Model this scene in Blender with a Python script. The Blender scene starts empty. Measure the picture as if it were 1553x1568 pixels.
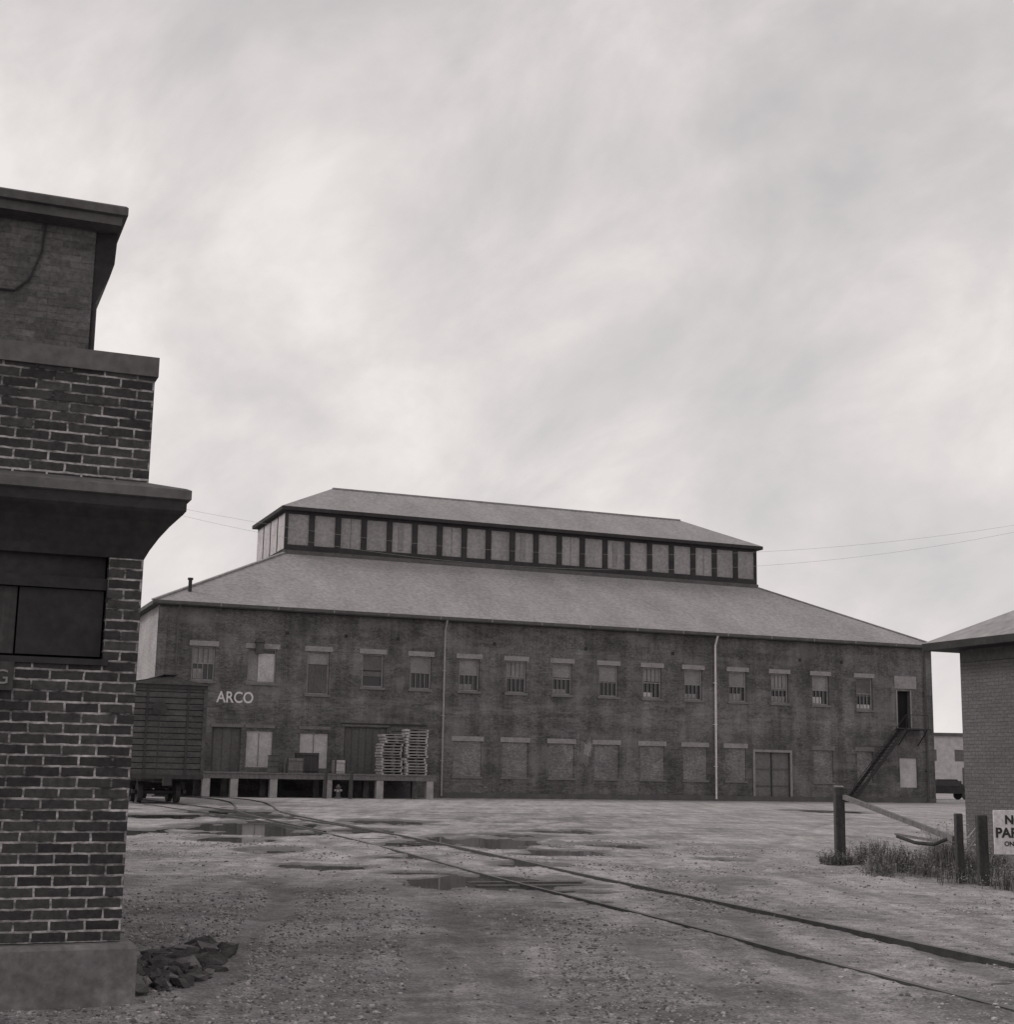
import bpy, math, random
from mathutils import Vector, Matrix, noise
random.seed(7)
sc=bpy.context.scene
ANG=0.3838
# ---------------------------------------------------------------- materials
def g(v,t=1.0): return (v*1.03,v*0.975,v*0.985,1)
def newmat(name):
    m=bpy.data.materials.new(name); m.use_nodes=True
    nt=m.node_tree; b=nt.nodes['Principled BSDF']
    b.inputs['Specular IOR Level'].default_value=.25
    return m,nt,b
def N(nt,t,**k):
    n=nt.nodes.new(t)
    for a,v in k.items(): setattr(n,a,v)
    return n
def noise_node(nt,vec,scale,detail=4,rough=.55,dist=0):
    n=N(nt,'ShaderNodeTexNoise'); n.inputs['Scale'].default_value=scale
    n.inputs['Detail'].default_value=detail; n.inputs['Roughness'].default_value=rough
    n.inputs['Distortion'].default_value=dist
    nt.links.new(vec,n.inputs['Vector']); return n.outputs['Fac']
def ramp(nt,fac,stops):
    r=N(nt,'ShaderNodeValToRGB'); e=r.color_ramp.elements
    e[0].position=stops[0][0]; e[0].color=stops[0][1]
    e[1].position=stops[-1][0]; e[1].color=stops[-1][1]
    for p,c in stops[1:-1]:
        x=e.new(p); x.color=c
    nt.links.new(fac,r.inputs['Fac']); return r.outputs['Color']
def mix(nt,fac,a,b,mode='MIX'):
    m=N(nt,'ShaderNodeMix',data_type='RGBA',blend_type=mode)
    for s,v in ((0,fac),(6,a),(7,b)):
        if hasattr(v,'is_linked') or hasattr(v,'links'): nt.links.new(v,m.inputs[s])
        else: m.inputs[s].default_value=v
    return m.outputs[2]
def mth(nt,op,a,b=0.0,c=None):
    m=N(nt,'ShaderNodeMath',operation=op)
    for i,v in enumerate((a,b) if c is None else (a,b,c)):
        if hasattr(v,'links'): nt.links.new(v,m.inputs[i])
        else: m.inputs[i].default_value=v
    return m.outputs[0]
def objvec(nt,sx=1,sy=1,sz=1):
    t=N(nt,'ShaderNodeTexCoord'); mp=N(nt,'ShaderNodeMapping')
    mp.inputs['Scale'].default_value=(sx,sy,sz)
    nt.links.new(t.outputs['Object'],mp.inputs['Vector']); return mp.outputs[0]
def vmap(nt,vec,sc_=(1,1,1),rot=0,loc=(0,0,0)):
    mp=N(nt,'ShaderNodeMapping'); mp.inputs['Scale'].default_value=sc_; mp.inputs['Rotation'].default_value=(0,0,rot); mp.inputs['Location'].default_value=loc
    nt.links.new(vec,mp.inputs[0]); return mp.outputs[0]
def bump(nt,b,h,strength=.3,dist=.02):
    n=N(nt,'ShaderNodeBump'); n.inputs['Strength'].default_value=strength; n.inputs['Distance'].default_value=dist
    nt.links.new(h,n.inputs['Height']); nt.links.new(n.outputs[0],b.inputs['Normal'])
def plain(name,v1,v2,scale=2,rough=.85,stretch=(1,1,1),bs=.2,fine=True,spec=.25,metal=0):
    m,nt,b=newmat(name); v=objvec(nt,*stretch)
    f=noise_node(nt,v,scale,5,.65)
    c=ramp(nt,f,[(.3,g(v1)),(.7,g(v2))])
    if fine:
        f2=noise_node(nt,objvec(nt),scale*9,2,.6)
        c=mix(nt,1,c,ramp(nt,f2,[(.3,(.78,.78,.78,1)),(.7,(1.15,1.15,1.15,1))]),'MULTIPLY')
        bump(nt,b,f2,bs,.01)
    nt.links.new(c,b.inputs['Base Color']); b.inputs['Roughness'].default_value=rough
    b.inputs['Specular IOR Level'].default_value=spec; b.inputs['Metallic'].default_value=metal
    return m
def brick(name,b1,b2,mo,w=.21,h=.0677,ms=.011,blotch=(.7,1.3),bscale=.35,bs=.5,effl=None,mvar=True,far=False):
    m,nt,b=newmat(name)
    t=N(nt,'ShaderNodeTexCoord'); s=N(nt,'ShaderNodeSeparateXYZ'); nt.links.new(t.outputs['Object'],s.inputs[0])
    c=N(nt,'ShaderNodeCombineXYZ'); nt.links.new(mth(nt,'ADD',s.outputs[0],s.outputs[1]),c.inputs[0]); nt.links.new(s.outputs[2],c.inputs[1])
    C=c.outputs[0]
    wob=N(nt,'ShaderNodeTexNoise'); wob.inputs['Scale'].default_value=14; wob.inputs['Detail'].default_value=3; nt.links.new(C,wob.inputs['Vector'])
    vm=N(nt,'ShaderNodeVectorMath',operation='MULTIPLY_ADD'); nt.links.new(wob.outputs['Color'],vm.inputs[0]); vm.inputs[1].default_value=(.016,.011,0); nt.links.new(C,vm.inputs[2])
    br=N(nt,'ShaderNodeTexBrick'); nt.links.new(vm.outputs[0],br.inputs['Vector'])
    br.inputs['Scale'].default_value=1; br.inputs['Brick Width'].default_value=w; br.inputs['Row Height'].default_value=h
    br.inputs['Mortar Size'].default_value=ms; br.inputs['Mortar Smooth'].default_value=.3; br.inputs['Bias'].default_value=-.1
    br.inputs['Color1'].default_value=g(b1); br.inputs['Color2'].default_value=g(b2)
    if mvar:
        mf=noise_node(nt,vmap(nt,C,(4.5,13,1)),1,3,.75)
        big=noise_node(nt,vmap(nt,C,(.8,1.1,1),0,(5,2,0)),1,2,.5)
        mf=mth(nt,'ADD',mth(nt,'MULTIPLY',mf,.65),mth(nt,'MULTIPLY',big,.35))
        mc=ramp(nt,mf,[(.40,g(b1*.9)),(.5,g((b2+mo)*.42)),(.6,g(mo))]); nt.links.new(mc,br.inputs['Mortar'])
    else: br.inputs['Mortar'].default_value=g(mo)
    f=noise_node(nt,C,bscale,7,.66,.4)
    lo,hi=blotch
    col=mix(nt,1,br.outputs['Color'],ramp(nt,f,[(.3,(lo,lo,lo,1)),(.68,(hi,hi,hi,1))]),'MULTIPLY')
    f3=noise_node(nt,C,22 if not far else 7,3,.75)
    col=mix(nt,1,col,ramp(nt,f3,[(.3,(.68,.68,.68,1)),(.7,(1.32,1.32,1.32,1))]),'MULTIPLY')
    if effl:
        e=noise_node(nt,vmap(nt,C,(.2,1.5,1)),1,8,.72)
        ef=ramp(nt,e,[(.50,(0,0,0,1)),(.68,(effl,effl,effl,1))])
        col=mix(nt,ef,col,g(.26))
        pf=noise_node(nt,vmap(nt,C,(.42,.6,1),0,(4,9,0)),1,8,.72,.8)
        col=mix(nt,ramp(nt,pf,[(.50,(0,0,0,1)),(.60,(.5,.5,.5,1))]),col,g(.22))
        pf2=noise_node(nt,vmap(nt,C,(.5,.5,1),0,(14,3,0)),1,6,.7,.6)
        col=mix(nt,ramp(nt,pf2,[(.54,(0,0,0,1)),(.64,(.5,.5,.5,1))]),col,g(.055))
        sy=N(nt,'ShaderNodeSeparateXYZ'); nt.links.new(C,sy.inputs[0])
        wv=noise_node(nt,vmap(nt,C,(.22,0,1),0,(2,0,0)),1,3,.6)
        zz_=mth(nt,'ADD',sy.outputs[1],mth(nt,'MULTIPLY',mth(nt,'SUBTRACT',wv,.5),3.0))
        bd=mth(nt,'SUBTRACT',1,mth(nt,'MULTIPLY',mth(nt,'ABSOLUTE',mth(nt,'SUBTRACT',zz_,4.9)),1.1))
        pn=ramp(nt,noise_node(nt,vmap(nt,C,(.55,2.8,1),0,(8,8,0)),1,7,.78),[(.47,(0,0,0,1)),(.6,(1,1,1,1))])
        bd=mth(nt,'MULTIPLY',mth(nt,'MAXIMUM',bd,0),pn)
        col=mix(nt,mth(nt,'MINIMUM',mth(nt,'MULTIPLY',bd,.65),.5),col,g(.27))
        e2=noise_node(nt,vmap(nt,C,(1.1,.1,1)),1,5,.7)
        col=mix(nt,1,col,ramp(nt,e2,[(.36,(.7,.7,.7,1)),(.6,(1.12,1.12,1.12,1))]),'MULTIPLY')
    nt.links.new(col,b.inputs['Base Color']); b.inputs['Roughness'].default_value=.9
    hgt=mth(nt,'ADD',mth(nt,'MULTIPLY',br.outputs['Fac'],-1),mth(nt,'MULTIPLY',f3,.5))
    bump(nt,b,hgt,bs,.008)
    return m
M={}
M['brick_main']=brick('brick_main',.08,.13,.22,w=.21,h=.075,ms=.012,blotch=(.58,1.5),bscale=.3,effl=.5,bs=.3,far=True)
M['brick_infill']=brick('brick_infill',.15,.23,.3,w=.21,h=.075,ms=.012,blotch=(.7,1.3),bscale=.8,bs=.3,far=True)
M['brick_side']=brick('brick_side',.33,.42,.42,w=.21,h=.075,blotch=(.75,1.2),far=True)  # pale left wall: sunlight on that side is put into its colour
M['brick_near']=brick('brick_near',.042,.082,.52,w=.215,h=.0677,ms=.0085,blotch=(.66,1.35),bscale=1.1,bs=.9)
M['brick_old']=brick('brick_old',.11,.17,.15,w=.2,h=.07,ms=.006,blotch=(.5,1.4),bscale=1.3,bs=.8)
M['brick_paint']=brick('brick_paint',.14,.17,.115,w=.21,h=.0677,ms=.008,blotch=(.78,1.15),bs=.6,mvar=False)
M['roof']=plain('roof_sheet',.26,.35,.5,.8,(1,.35,.35),.1)
M['dark']=plain('dark_trim',.03,.055,1.5,.75)
M['trim']=plain('grey_trim',.09,.14,1.2,.8)
M['coping']=plain('coping',.12,.17,1.5,.75)
M['black']=plain('black_void',.012,.02,1,.9,fine=False)
M['lintel']=plain('stone_lintel',.25,.36,1.8,.9)
M['sill']=plain('stone_sill',.15,.22,1.8,.9)
M['frame']=plain('window_frame',.22,.32,3,.7)
M['blind']=plain('window_blind',.2,.32,1.3,.8)
M['blind2']=plain('window_blind_dull',.11,.18,1.6,.8)
M['board']=plain('pale_board',.40,.6,1.5,.85)
M['panel']=plain('clerestory_panel',.27,.40,.6,.8,(1,1,.25))
M['door']=plain('door_paint',.10,.15,.9,.8,(1,1,.4))
M['door2']=plain('door_pale',.15,.2,.9,.8,(2,1,.3))
M['white']=plain('white_paint',.62,.78,2,.7)
M['pipe']=plain('galv_pipe',.3,.42,2,.6)
M['pipedk']=plain('dark_pipe',.08,.13,2,.7)
M['conc']=plain('concrete',.3,.45,2.2,.9,bs=.5)
M['concd']=plain('concrete_dark',.12,.30,1.8,.9,bs=.8)
M['wood']=plain('old_wood',.13,.22,2,.9,(6,6,.8),.4)
M['woodd']=plain('dark_wood',.05,.09,2,.9,(6,6,.8),.5)
M['tie']=plain('buried_tie',.08,.15,4,.95,(1,1,1),.5)
M['pallet']=plain('pallet_wood',.38,.55,1.5,.9)
M['boxcar']=plain('boxcar_paint',.07,.125,1.0,.85,(1,1,2.5),.3)
M['iron']=plain('rusty_iron',.04,.075,6,.75)
M['stair']=plain('stair_iron',.035,.06,4,.8)
M['railtop']=plain('rail_head',.09,.17,3,.55,metal=.2)
M['rubble']=plain('rubble_stone',.04,.10,5,.95,bs=.9)
def glass(name,v):
    m,nt,b=newmat(name); b.inputs['Base Color'].default_value=g(v); b.inputs['Roughness'].default_value=.12
    b.inputs['Specular IOR Level'].default_value=.5
    f=noise_node(nt,objvec(nt),2.3,2); bump(nt,b,f,.08,.02); return m
M['glass']=glass('window_glass',.02)
# ---------------------------------------------------------------- mesh helper
def empty(name,loc=(0,0,0),rz=0):
    e=bpy.data.objects.new(name,None); e.location=loc; e.rotation_euler=(0,0,rz)
    e.empty_display_size=.5; sc.collection.objects.link(e); return e
class MB:
    def __init__(s,name,parent=None,loc=None,rz=0):
        s.name=name; s.par=parent; s.v=[]; s.f=[]; s.mi=[]; s.mats=[]; s.loc=loc; s.rz=rz
    def mat(s,m):
        m=M[m] if isinstance(m,str) else m
        if m not in s.mats: s.mats.append(m)
        return s.mats.index(m)
    def poly(s,pts,m):
        n=len(s.v); s.v+= [tuple(p) for p in pts]; s.f.append(tuple(range(n,n+len(pts)))); s.mi.append(s.mat(m))
    def box(s,x0,x1,y0,y1,z0,z1,m):
        n=len(s.v)
        s.v+=[(x0,y0,z0),(x1,y0,z0),(x1,y1,z0),(x0,y1,z0),(x0,y0,z1),(x1,y0,z1),(x1,y1,z1),(x0,y1,z1)]
        k=s.mat(m)
        for q in ((3,2,1,0),(4,5,6,7),(0,1,5,4),(1,2,6,5),(2,3,7,6),(3,0,4,7)):
            s.f.append(tuple(n+i for i in q)); s.mi.append(k)
    def beam(s,p0,p1,w,h,m,up=(0,0,1)):
        p0=Vector(p0);p1=Vector(p1); d=(p1-p0).normalized(); u=Vector(up)
        if abs(d.dot(u))>.98: u=Vector((0,1,0))
        a=d.cross(u).normalized()*w/2; b=a.cross(d).normalized()*h/2
        n=len(s.v); k=s.mat(m)
        for p in (p0,p1):
            for q in (-a-b,a-b,a+b,-a+b): s.v.append(tuple(p+q))
        for q in ((0,1,2,3),(7,6,5,4),(0,4,5,1),(1,5,6,2),(2,6,7,3),(3,7,4,0)):
            s.f.append(tuple(n+i for i in q)); s.mi.append(k)
    def tube(s,p0,p1,r,m,n=10,r1=None):
        p0=Vector(p0);p1=Vector(p1); d=(p1-p0).normalized(); u=Vector((0,0,1)) if abs(d.z)<.9 else Vector((1,0,0))
        a=d.cross(u).normalized(); b=a.cross(d); r1=r if r1 is None else r1
        o=len(s.v); k=s.mat(m)
        for p,rr in ((p0,r),(p1,r1)):
            for i in range(n):
                t=2*math.pi*i/n; s.v.append(tuple(p+a*rr*math.cos(t)+b*rr*math.sin(t)))
        for i in range(n):
            j=(i+1)%n; s.f.append((o+i,o+n+i,o+n+j,o+j)); s.mi.append(k)
        s.f.append(tuple(o+i for i in range(n))); s.mi.append(k)
        s.f.append(tuple(o+n+i for i in reversed(range(n)))); s.mi.append(k)
    def wall(s,x0,x1,z0,z1,y,ops,m):
        xs=sorted({x0,x1}|{o[0] for o in ops}|{o[1] for o in ops}); zs=sorted({z0,z1}|{o[2] for o in ops}|{o[3] for o in ops})
        for i in range(len(xs)-1):
            for j in range(len(zs)-1):
                cx=(xs[i]+xs[i+1])/2; cz=(zs[j]+zs[j+1])/2
                if any(o[0]<cx<o[1] and o[2]<cz<o[3] for o in ops): continue
                s.poly([(xs[i],y,zs[j]),(xs[i+1],y,zs[j]),(xs[i+1],y,zs[j+1]),(xs[i],y,zs[j+1])],m)
        for a,b,c,d,dp,bm in ops:
            Y=y+dp
            s.poly([(a,Y,c),(b,Y,c),(b,Y,d),(a,Y,d)],bm)
            s.poly([(a,y,c),(b,y,c),(b,Y,c),(a,Y,c)],m); s.poly([(a,y,d),(a,Y,d),(b,Y,d),(b,y,d)],m)
            s.poly([(a,y,c),(a,Y,c),(a,Y,d),(a,y,d)],m); s.poly([(b,y,c),(b,y,d),(b,Y,d),(b,Y,c)],m)
    def build(s,bevel=0,smooth=False):
        me=bpy.data.meshes.new(s.name); me.from_pydata(s.v,[],s.f); me.update()
        for m in s.mats: me.materials.append(m)
        me.polygons.foreach_set('material_index',s.mi)
        if smooth: me.polygons.foreach_set('use_smooth',[True]*len(s.f))
        o=bpy.data.objects.new(s.name,me); sc.collection.objects.link(o)
        if s.par: o.parent=s.par
        if s.loc is not None: o.location=s.loc
        o.rotation_euler=(0,0,s.rz)
        if bevel:
            b=o.modifiers.new('b','BEVEL'); b.width=bevel; b.segments=1; b.limit_method='ANGLE'
        return o
def text(name,body,parent,loc,rot,size,mat,align='LEFT',bold=.0,sx=1):
    c=bpy.data.curves.new(name,'FONT'); c.body=body; c.size=size; c.align_x=align; c.extrude=.004; c.offset=bold
    o=bpy.data.objects.new(name,c); sc.collection.objects.link(o)
    bpy.context.view_layer.update()
    me=bpy.data.meshes.new_from_object(o); bpy.data.objects.remove(o)
    o=bpy.data.objects.new(name,me); me.materials.clear(); me.materials.append(M[mat]); sc.collection.objects.link(o)
    o.parent=parent; o.location=loc; o.rotation_euler=rot; o.scale=(sx,1,1); return o
# ================================================================ MAIN WAREHOUSE
W=empty('brick_warehouse',(-18.2105,75.896,0),ANG)
L=49.614; H=10.02; D=22.97; su,sv=8.31,7.62; zb=14.2; mh=2.83; tt=3.863; zr=19.16
ups=[2.45,5.6,8.7,11.8,14.6,17.5,20.4,23.3,26.3,29.2,32.0,35.1,38.1,41.1,44.4]
los=[(17.5,.85),(20.4,.8),(23.3,.8),(26.2,.8),(29.2,.82),(32.1,.82),(34.9,.72),(41.2,.72),(44.3,.6)]
ops=[];det=MB('windows_and_doors',W)
def wspec(i):
    w=.62; z0,z1=5.95,7.78
    if i==1: w=.78
    if i==2: z0=5.45
    if i==14: z0=5.75
    return w,z0,z1
for i,c in enumerate(ups):
    w,z0,z1=wspec(i); ops.append((c-w,c+w,z0,z1,.22,'glass'))
for c,w in los: ops.append((c-w,c+w,1.2,3.15,.07,'brick_infill'))
ops+=[(36.25,38.75,0.02,2.95,.18,'door2'),(46.9,47.9,4.7,7.05,.3,'black'),(46.95,48.3,.95,2.8,.08,'board'),
      (3.1,4.65,1.25,3.55,.15,'door'),(4.95,6.35,1.5,3.4,.08,'board'),(7.85,9.4,1.5,3.35,.08,'board'),(10.3,12.7,1.25,3.75,.12,'door'),(13.0,14.6,1.25,3.6,.12,'door2')]
wl=MB('walls',W)
wl.wall(0,L,0,H-.05,0,ops,'brick_main')
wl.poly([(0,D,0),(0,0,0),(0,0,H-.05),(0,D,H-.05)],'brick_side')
wl.poly([(L,0,0),(L,D,0),(L,D,H-.05),(L,0,H-.05)],'brick_main')
wl.poly([(L,D,0),(0,D,0),(0,D,H-.05),(L,D,H-.05)],'brick_main')
wl.box(-.04,.45,-.05,-.003,0,H-.3,'brick_main'); wl.box(L-.45,L+.04,-.05,-.003,0,H-.3,'brick_main')
wl.box(-.03,L+.03,-.09,-.004,0,.3,'trim')
wl.build()
for i,c in enumerate(ups):
    w,z0,z1=wspec(i)
    y=.22
    det.box(c-w-.16,c+w+.16,-.03,.0-.002,z1+.0,z1+.27,'lintel')
    det.box(c-w-.1,c+w+.1,-.07,-.002,z0-.13,z0,'sill')
    for a,b_,cc,dd in ((c-w,c-w+.09,z0,z1),(c+w-.09,c+w,z0,z1),(c-w+.09,c+w-.09,z0,z0+.08),(c-w+.09,c+w-.09,z1-.08,z1)):
        det.box(a,b_,y-.1,y-.01,cc,dd,'frame')
    zm=(z0+z1)/2
    if i==1:
        det.box(c-.2,c+w-.05,y-.09,y-.02,z0+.05,z1-.25,'board'); det.box(c-w+.09,c-.22,y-.07,y-.03,z0+.1,z1-.1,'blind')
    elif i==2:
        det.box(c-w+.09,c+w-.09,y-.08,y-.03,z0+.1,z1-.75,'door'); det.box(c-w+.09,c+w-.09,y-.08,y-.03,z1-.7,z1-.1,'blind')
        for k in range(3): det.box(c-w+.15+k*.35,c-w+.2+k*.35,y-.1,y-.085,z0+.1,z1-.8,'blind2')
    elif i==3:
        det.box(c-w+.09,c+w-.09,y-.08,y-.03,z0+.6,z1-.1,'blind2'); det.box(c-w+.09,c+w-.09,y-.1,y-.082,zm-.03,zm+.03,'dark')
    else:
        hb=random.choice([.75,.85,.8,.95,.8,1.1])
        det.box(c-w+.09,c+w-.09,y-.04,y-.025,z1-.08-hb,z1-.08,random.choice(['blind','blind','frame','blind2']))
        det.box(c-w+.09,c+w-.09,y-.1,y-.045,zm-.03,zm+.03,'frame')
        for k in (1,2,3):
            xx=c-w+.09+k*(2*w-.18)/4
            det.box(xx-.018,xx+.018,y-.08,y-.05,z0+.08,zm-.03,'frame')
            if i%3==0: det.box(xx-.012,xx+.012,y-.08,y-.05,zm+.03,z1-.08,'blind2')
        if random.random()<.8:
            det.box(c-w+.12,c+random.uniform(0,.5),y-.035,y-.02,z0+.1,z0+random.uniform(.3,.7),random.choice(['blind','board','blind']))
for c,w in los:
    det.box(c-w-.12,c+w+.12,-.03,-.002,3.15,3.42,'lintel' if c<40 else 'sill'); det.box(c-w-.08,c+w+.08,-.06,-.002,1.08,1.2,'sill')
pts=[]
for k in range(46):
    t=k/46*2*math.pi; r=.62+.35*noise.noise(Vector((math.cos(t)*1.6,math.sin(t)*1.6,3.3)))+.22*noise.noise(Vector((math.cos(t)*5,math.sin(t)*5,1.3)))
    pts.append((24.85+r*.75*math.cos(t)+.12*math.sin(t),-.006,2.75+r*1.2*math.sin(t)))
cpt=(24.85,-.006,2.75)
for k in range(46): det.poly([cpt,pts[k],pts[(k+1)%46]],'sill')
pts=[(24.85+(p[0]-24.85)*.55+.1,-.009,2.9+(p[2]-2.75)*.5) for p in pts]
for k in range(46): det.poly([(24.95,-.009,2.9),pts[k],pts[(k+1)%46]],'lintel')
det.box(36.1,36.25,-.04,-.002,0,3.1,'frame'); det.box(38.75,38.9,-.04,-.002,0,3.1,'frame'); det.box(36.25,38.75,-.04,-.002,2.95,3.1,'frame')
det.box(37.47,37.53,.12,.17,.05,2.95,'dark')
for z in (.9,1.9): det.box(36.3,38.7,.13,.176,z,z+.08,'door')
det.box(46.7,48.4,-.04,-.002,7.2,8.0,'lintel'); det.box(46.8,46.9,-.03,-.002,4.7,7.1,'frame'); det.box(47.9,48.0,-.03,-.002,4.7,7.1,'frame')
for a,b_ in ((3.0,4.75),(4.85,6.45),(7.75,9.5),(10.15,12.85)): det.box(a,b_,-.04,-.002,3.8 if a>10 else 3.56,4.0 if a>10 else 3.72,'sill')
for k in range(6): det.box(10.35+k*.4,10.37+k*.4,.09,.115,1.3,3.7,'trim')
det.box(10.1,15.0,-.08,-.045,3.9,3.98,'dark')
for k in range(3): det.box(3.2+k*.48,3.22+k*.48,.12,.145,1.3,3.5,'trim')
for x in (5.6,8.6): det.box(x,x+.03,.05,.075,1.55,3.3,'sill')
det.tube((5.4,-.15,7.5),(5.4,-.15,8.1),.22,'pipedk'); det.tube((5.4,-.15,8.1),(5.4,-.15,8.35),.3,'pipedk',r1=.08); det.beam((5.4,0,7.7),(5.4,-.2,7.7),.2,.2,'pipedk')
for x in (6.9,10.2,13.2,19,24.8,30.6,39.6,42.7): det.box(x-.09,x+.09,-.03,-.002,8.6,8.78,'dark')
det.build()
rf=MB('roof',W); o=.42
E=[(-o,-o,H),(L+o,-o,H),(L+o,D+o,H),(-o,D+o,H)]
B=[(su,sv,zb),(L-su,sv,zb),(L-su,D-sv,zb),(su,D-sv,zb)]
for i in range(4):
    j=(i+1)%4; rf.poly([E[i],E[j],B[j],B[i]],'roof')
rf.poly([B[0],B[1],B[2],B[3]],'dark')
E2=[(x,y,H-.2) for x,y,_ in E]
for i in range(4):
    j=(i+1)%4; rf.poly([E2[i],E2[j],E[j],E[i]],'trim')
rf.poly([E2[3],E2[2],E2[1],E2[0]],'dark')
for i in range(4):
    rf.beam(Vector(E[i])+Vector((0,0,.03)),Vector(B[i])+Vector((0,0,.03)),.22,.07,'roof')
rf.box(-o,L+o,-o-.12,-o-.003,H-.15,H+.02,'pipedk')
for k in range(1,16):
    x=L*k/16; rf.box(x,x+.06,-o-.14,-o-.122,H-.16,H+.05,'frame')
rf.tube((1.7,1.0,H+.4),(1.7,1.0,H+1.35),.1,'dark'); rf.tube((1.7,1.0,H+1.35),(1.7,1.0,H+1.46),.15,'dark')
zt=zb+mh; q=.32
T=[(su-q,sv-q,zt),(L-su+q,sv-q,zt),(L-su+q,D-sv+q,zt),(su-q,D-sv+q,zt)]
R0=(su+tt,sv+tt,zr); R1=(L-su-tt,sv+tt,zr)
rf.poly([T[0],T[1],R1,R0],'roof'); rf.poly([T[1],T[2],R1],'roof'); rf.poly([T[2],T[3],R0,R1],'roof'); rf.poly([T[3],T[0],R0],'roof')
T2=[(x,y,zt-.22) for x,y,_ in T]
for i in range(4):
    j=(i+1)%4; rf.poly([T2[i],T2[j],T[j],T[i]],'dark')
rf.poly([T2[3],T2[2],T2[1],T2[0]],'dark')
rf.beam(R0,R1,.25,.1,'roof')
rf.build()
mo=MB('clerestory',W)
n=20; x0,x1=su,L-su; pit=(x1-x0)/n
cl=[(x0+k*pit+.17,x0+(k+1)*pit-.17,zb+.55,zt-.38,.12,'panel') for k in range(n)]
mo.wall(x0,x1,zb-.05,zt-.21,sv,cl,'dark')
for k in range(n):
    xm=x0+(k+.5)*pit
    if k in (4,9,13): mo.box(xm-.25,xm+.1,sv+.09,sv+.117,zb+.7,zt-.5,'blind')
    if k in (2,6,11,17): mo.box(xm-.01,xm+.01,sv+.1,sv+.117,zb+.55,zt-.38,'blind2')
mo.box(x0-.05,x1+.05,sv-.1,sv-.003,zb-.05,zb+.2,'trim')
nb=4; pb=(D-2*sv)/nb
for X,s in ((x0,-1),(x1,1)):
    mo.poly([(X,sv,zb-.05),(X,D-sv,zb-.05),(X,D-sv,zt-.21),(X,sv,zt-.21)][::(-1 if s<0 else 1)],'dark')
    for k in range(nb):
        a=sv+k*pb+.15;b_=sv+(k+1)*pb-.15
        xa,xb=(X-.03,X-.003) if s<0 else (X+.003,X+.03)
        mo.box(xa,xb,a,b_,zb+.3,zt-.38,'board' if s<0 else 'panel')  # left end takes the paler material: sun on that side put into colour
mo.poly([(x1,D-sv,zb-.05),(x0,D-sv,zb-.05),(x0,D-sv,zt-.21),(x1,D-sv,zt-.21)],'dark')
mo.build()
dp=MB('downspouts',W)
for u,m in ((1.0,'pipedk'),(15.95,'pipe'),(33.45,'white'),(49.0,'pipedk')):
    r=.05 if m!='white' else .065
    dp.tube((u,-.46,H-.15),(u,-.14,H-.75),r,m); dp.tube((u,-.14,H-.75),(u,-.14,.1),r,m)
    for z in (2,4.5,7): dp.box(u-.1,u+.1,-.16,-.005,z,z+.05,m)
dp.build()
text('painted_letters','ARCO',W,(3.25,-.006,4.86),(math.pi/2,0,0),.82,'white',bold=.012,sx=.86)
stp=MB('fire_stair',W)
for y in (-.3,-1.0):
    stp.beam((42.6,y,.05),(46.8,y,4.62),.05,.2,'stair')
stp.beam((42.7,-1.0,1.0),(46.8,-1.0,5.5),.03,.035,'stair'); stp.beam((46.8,-1.0,5.5),(48.5,-1.0,5.5),.03,.035,'stair')
for k in range(4):
    t=k/3; x=42.7+4.1*t; z=.1+4.5*t; stp.beam((x,-1.0,z),(x,-1.0,z+.93),.03,.03,'stair')
stp.beam((48.5,-1.0,4.6),(48.5,-1.0,5.5),.03,.03,'stair')
for k in range(22):
    t=(k+.5)/22; x=42.6+4.2*t; z=.05+4.57*t; stp.box(x-.11,x+.11,-.97,-.33,z,z+.03,'stair')
stp.box(46.7,48.6,-1.1,-.01,4.56,4.64,'stair')
for x in (46.9,48.4): stp.beam((x,-1.0,4.55),(x,-.02,3.6),.05,.05,'stair')
stp.build()
# ---------------------------------------------------------------- LOADING DOCK
ux,uy=math.cos(ANG),math.sin(ANG)
def wl2(u,v,z=0): return (-18.2105+u*ux-v*uy, 75.896+u*uy+v*ux, z)
dk=empty('loading_dock',wl2(0,0),ANG)
d=MB('platform',dk)
for k in range(60):
    x=-2.0+k*.272
    d.box(x,x+.262,-4.02+random.uniform(-.02,.02),-.1,1.17+random.uniform(-.006,.006),1.235,'wood')
d.box(-2,14.3,-3.98,-3.8,.93,1.168,'wood'); d.box(-2,14.3,-.9,-.7,.9,1.168,'woodd')
d.box(-2,14.3,-2.3,-2.1,.92,1.168,'woodd')
for i,x in enumerate((-.5,2.2,3.6,5.6,8.45,11.2,13.95)):
    d.box(x-.19,x+.19,-3.95,-3.6,0,.925,'conc'); d.box(x-.15,x+.15,-1.45,-1.15,0,.9,'concd')
d.build()
def crate(name,u,v,w,dpt,h,z=1.24,m='wood'):
    c=MB(name,None,wl2(u,v,z),ANG+random.uniform(-.1,.1))
    c.box(0,w,0,dpt,0.0,h,m)
    for x in (-.02,w-.06): c.box(x,x+.08,-.03,-.002,0,h+.01,'woodd')
    for z_ in (.1,h-.14): c.box(.062,w-.062,-.035,-.003,z_,z_+.09,m)
    c.build(.01)
crate('shipping_crate',6.5,-2.9,.9,.9,.75); crate('shipping_crate',7.3,-1.9,1.1,.9,1.05,m='woodd'); crate('shipping_crate',9.3,-2.0,.6,.7,.7,m='pallet')
br=MB('steel_drum',None,wl2(5.85,-2.6,1.24))
br.tube((0,0,0),(0,0,.88),.29,'trim',20)
for z in (.02,.3,.58,.86): br.tube((0,0,z-.015),(0,0,z+.015),.305,'iron',20)
br.build()
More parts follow.
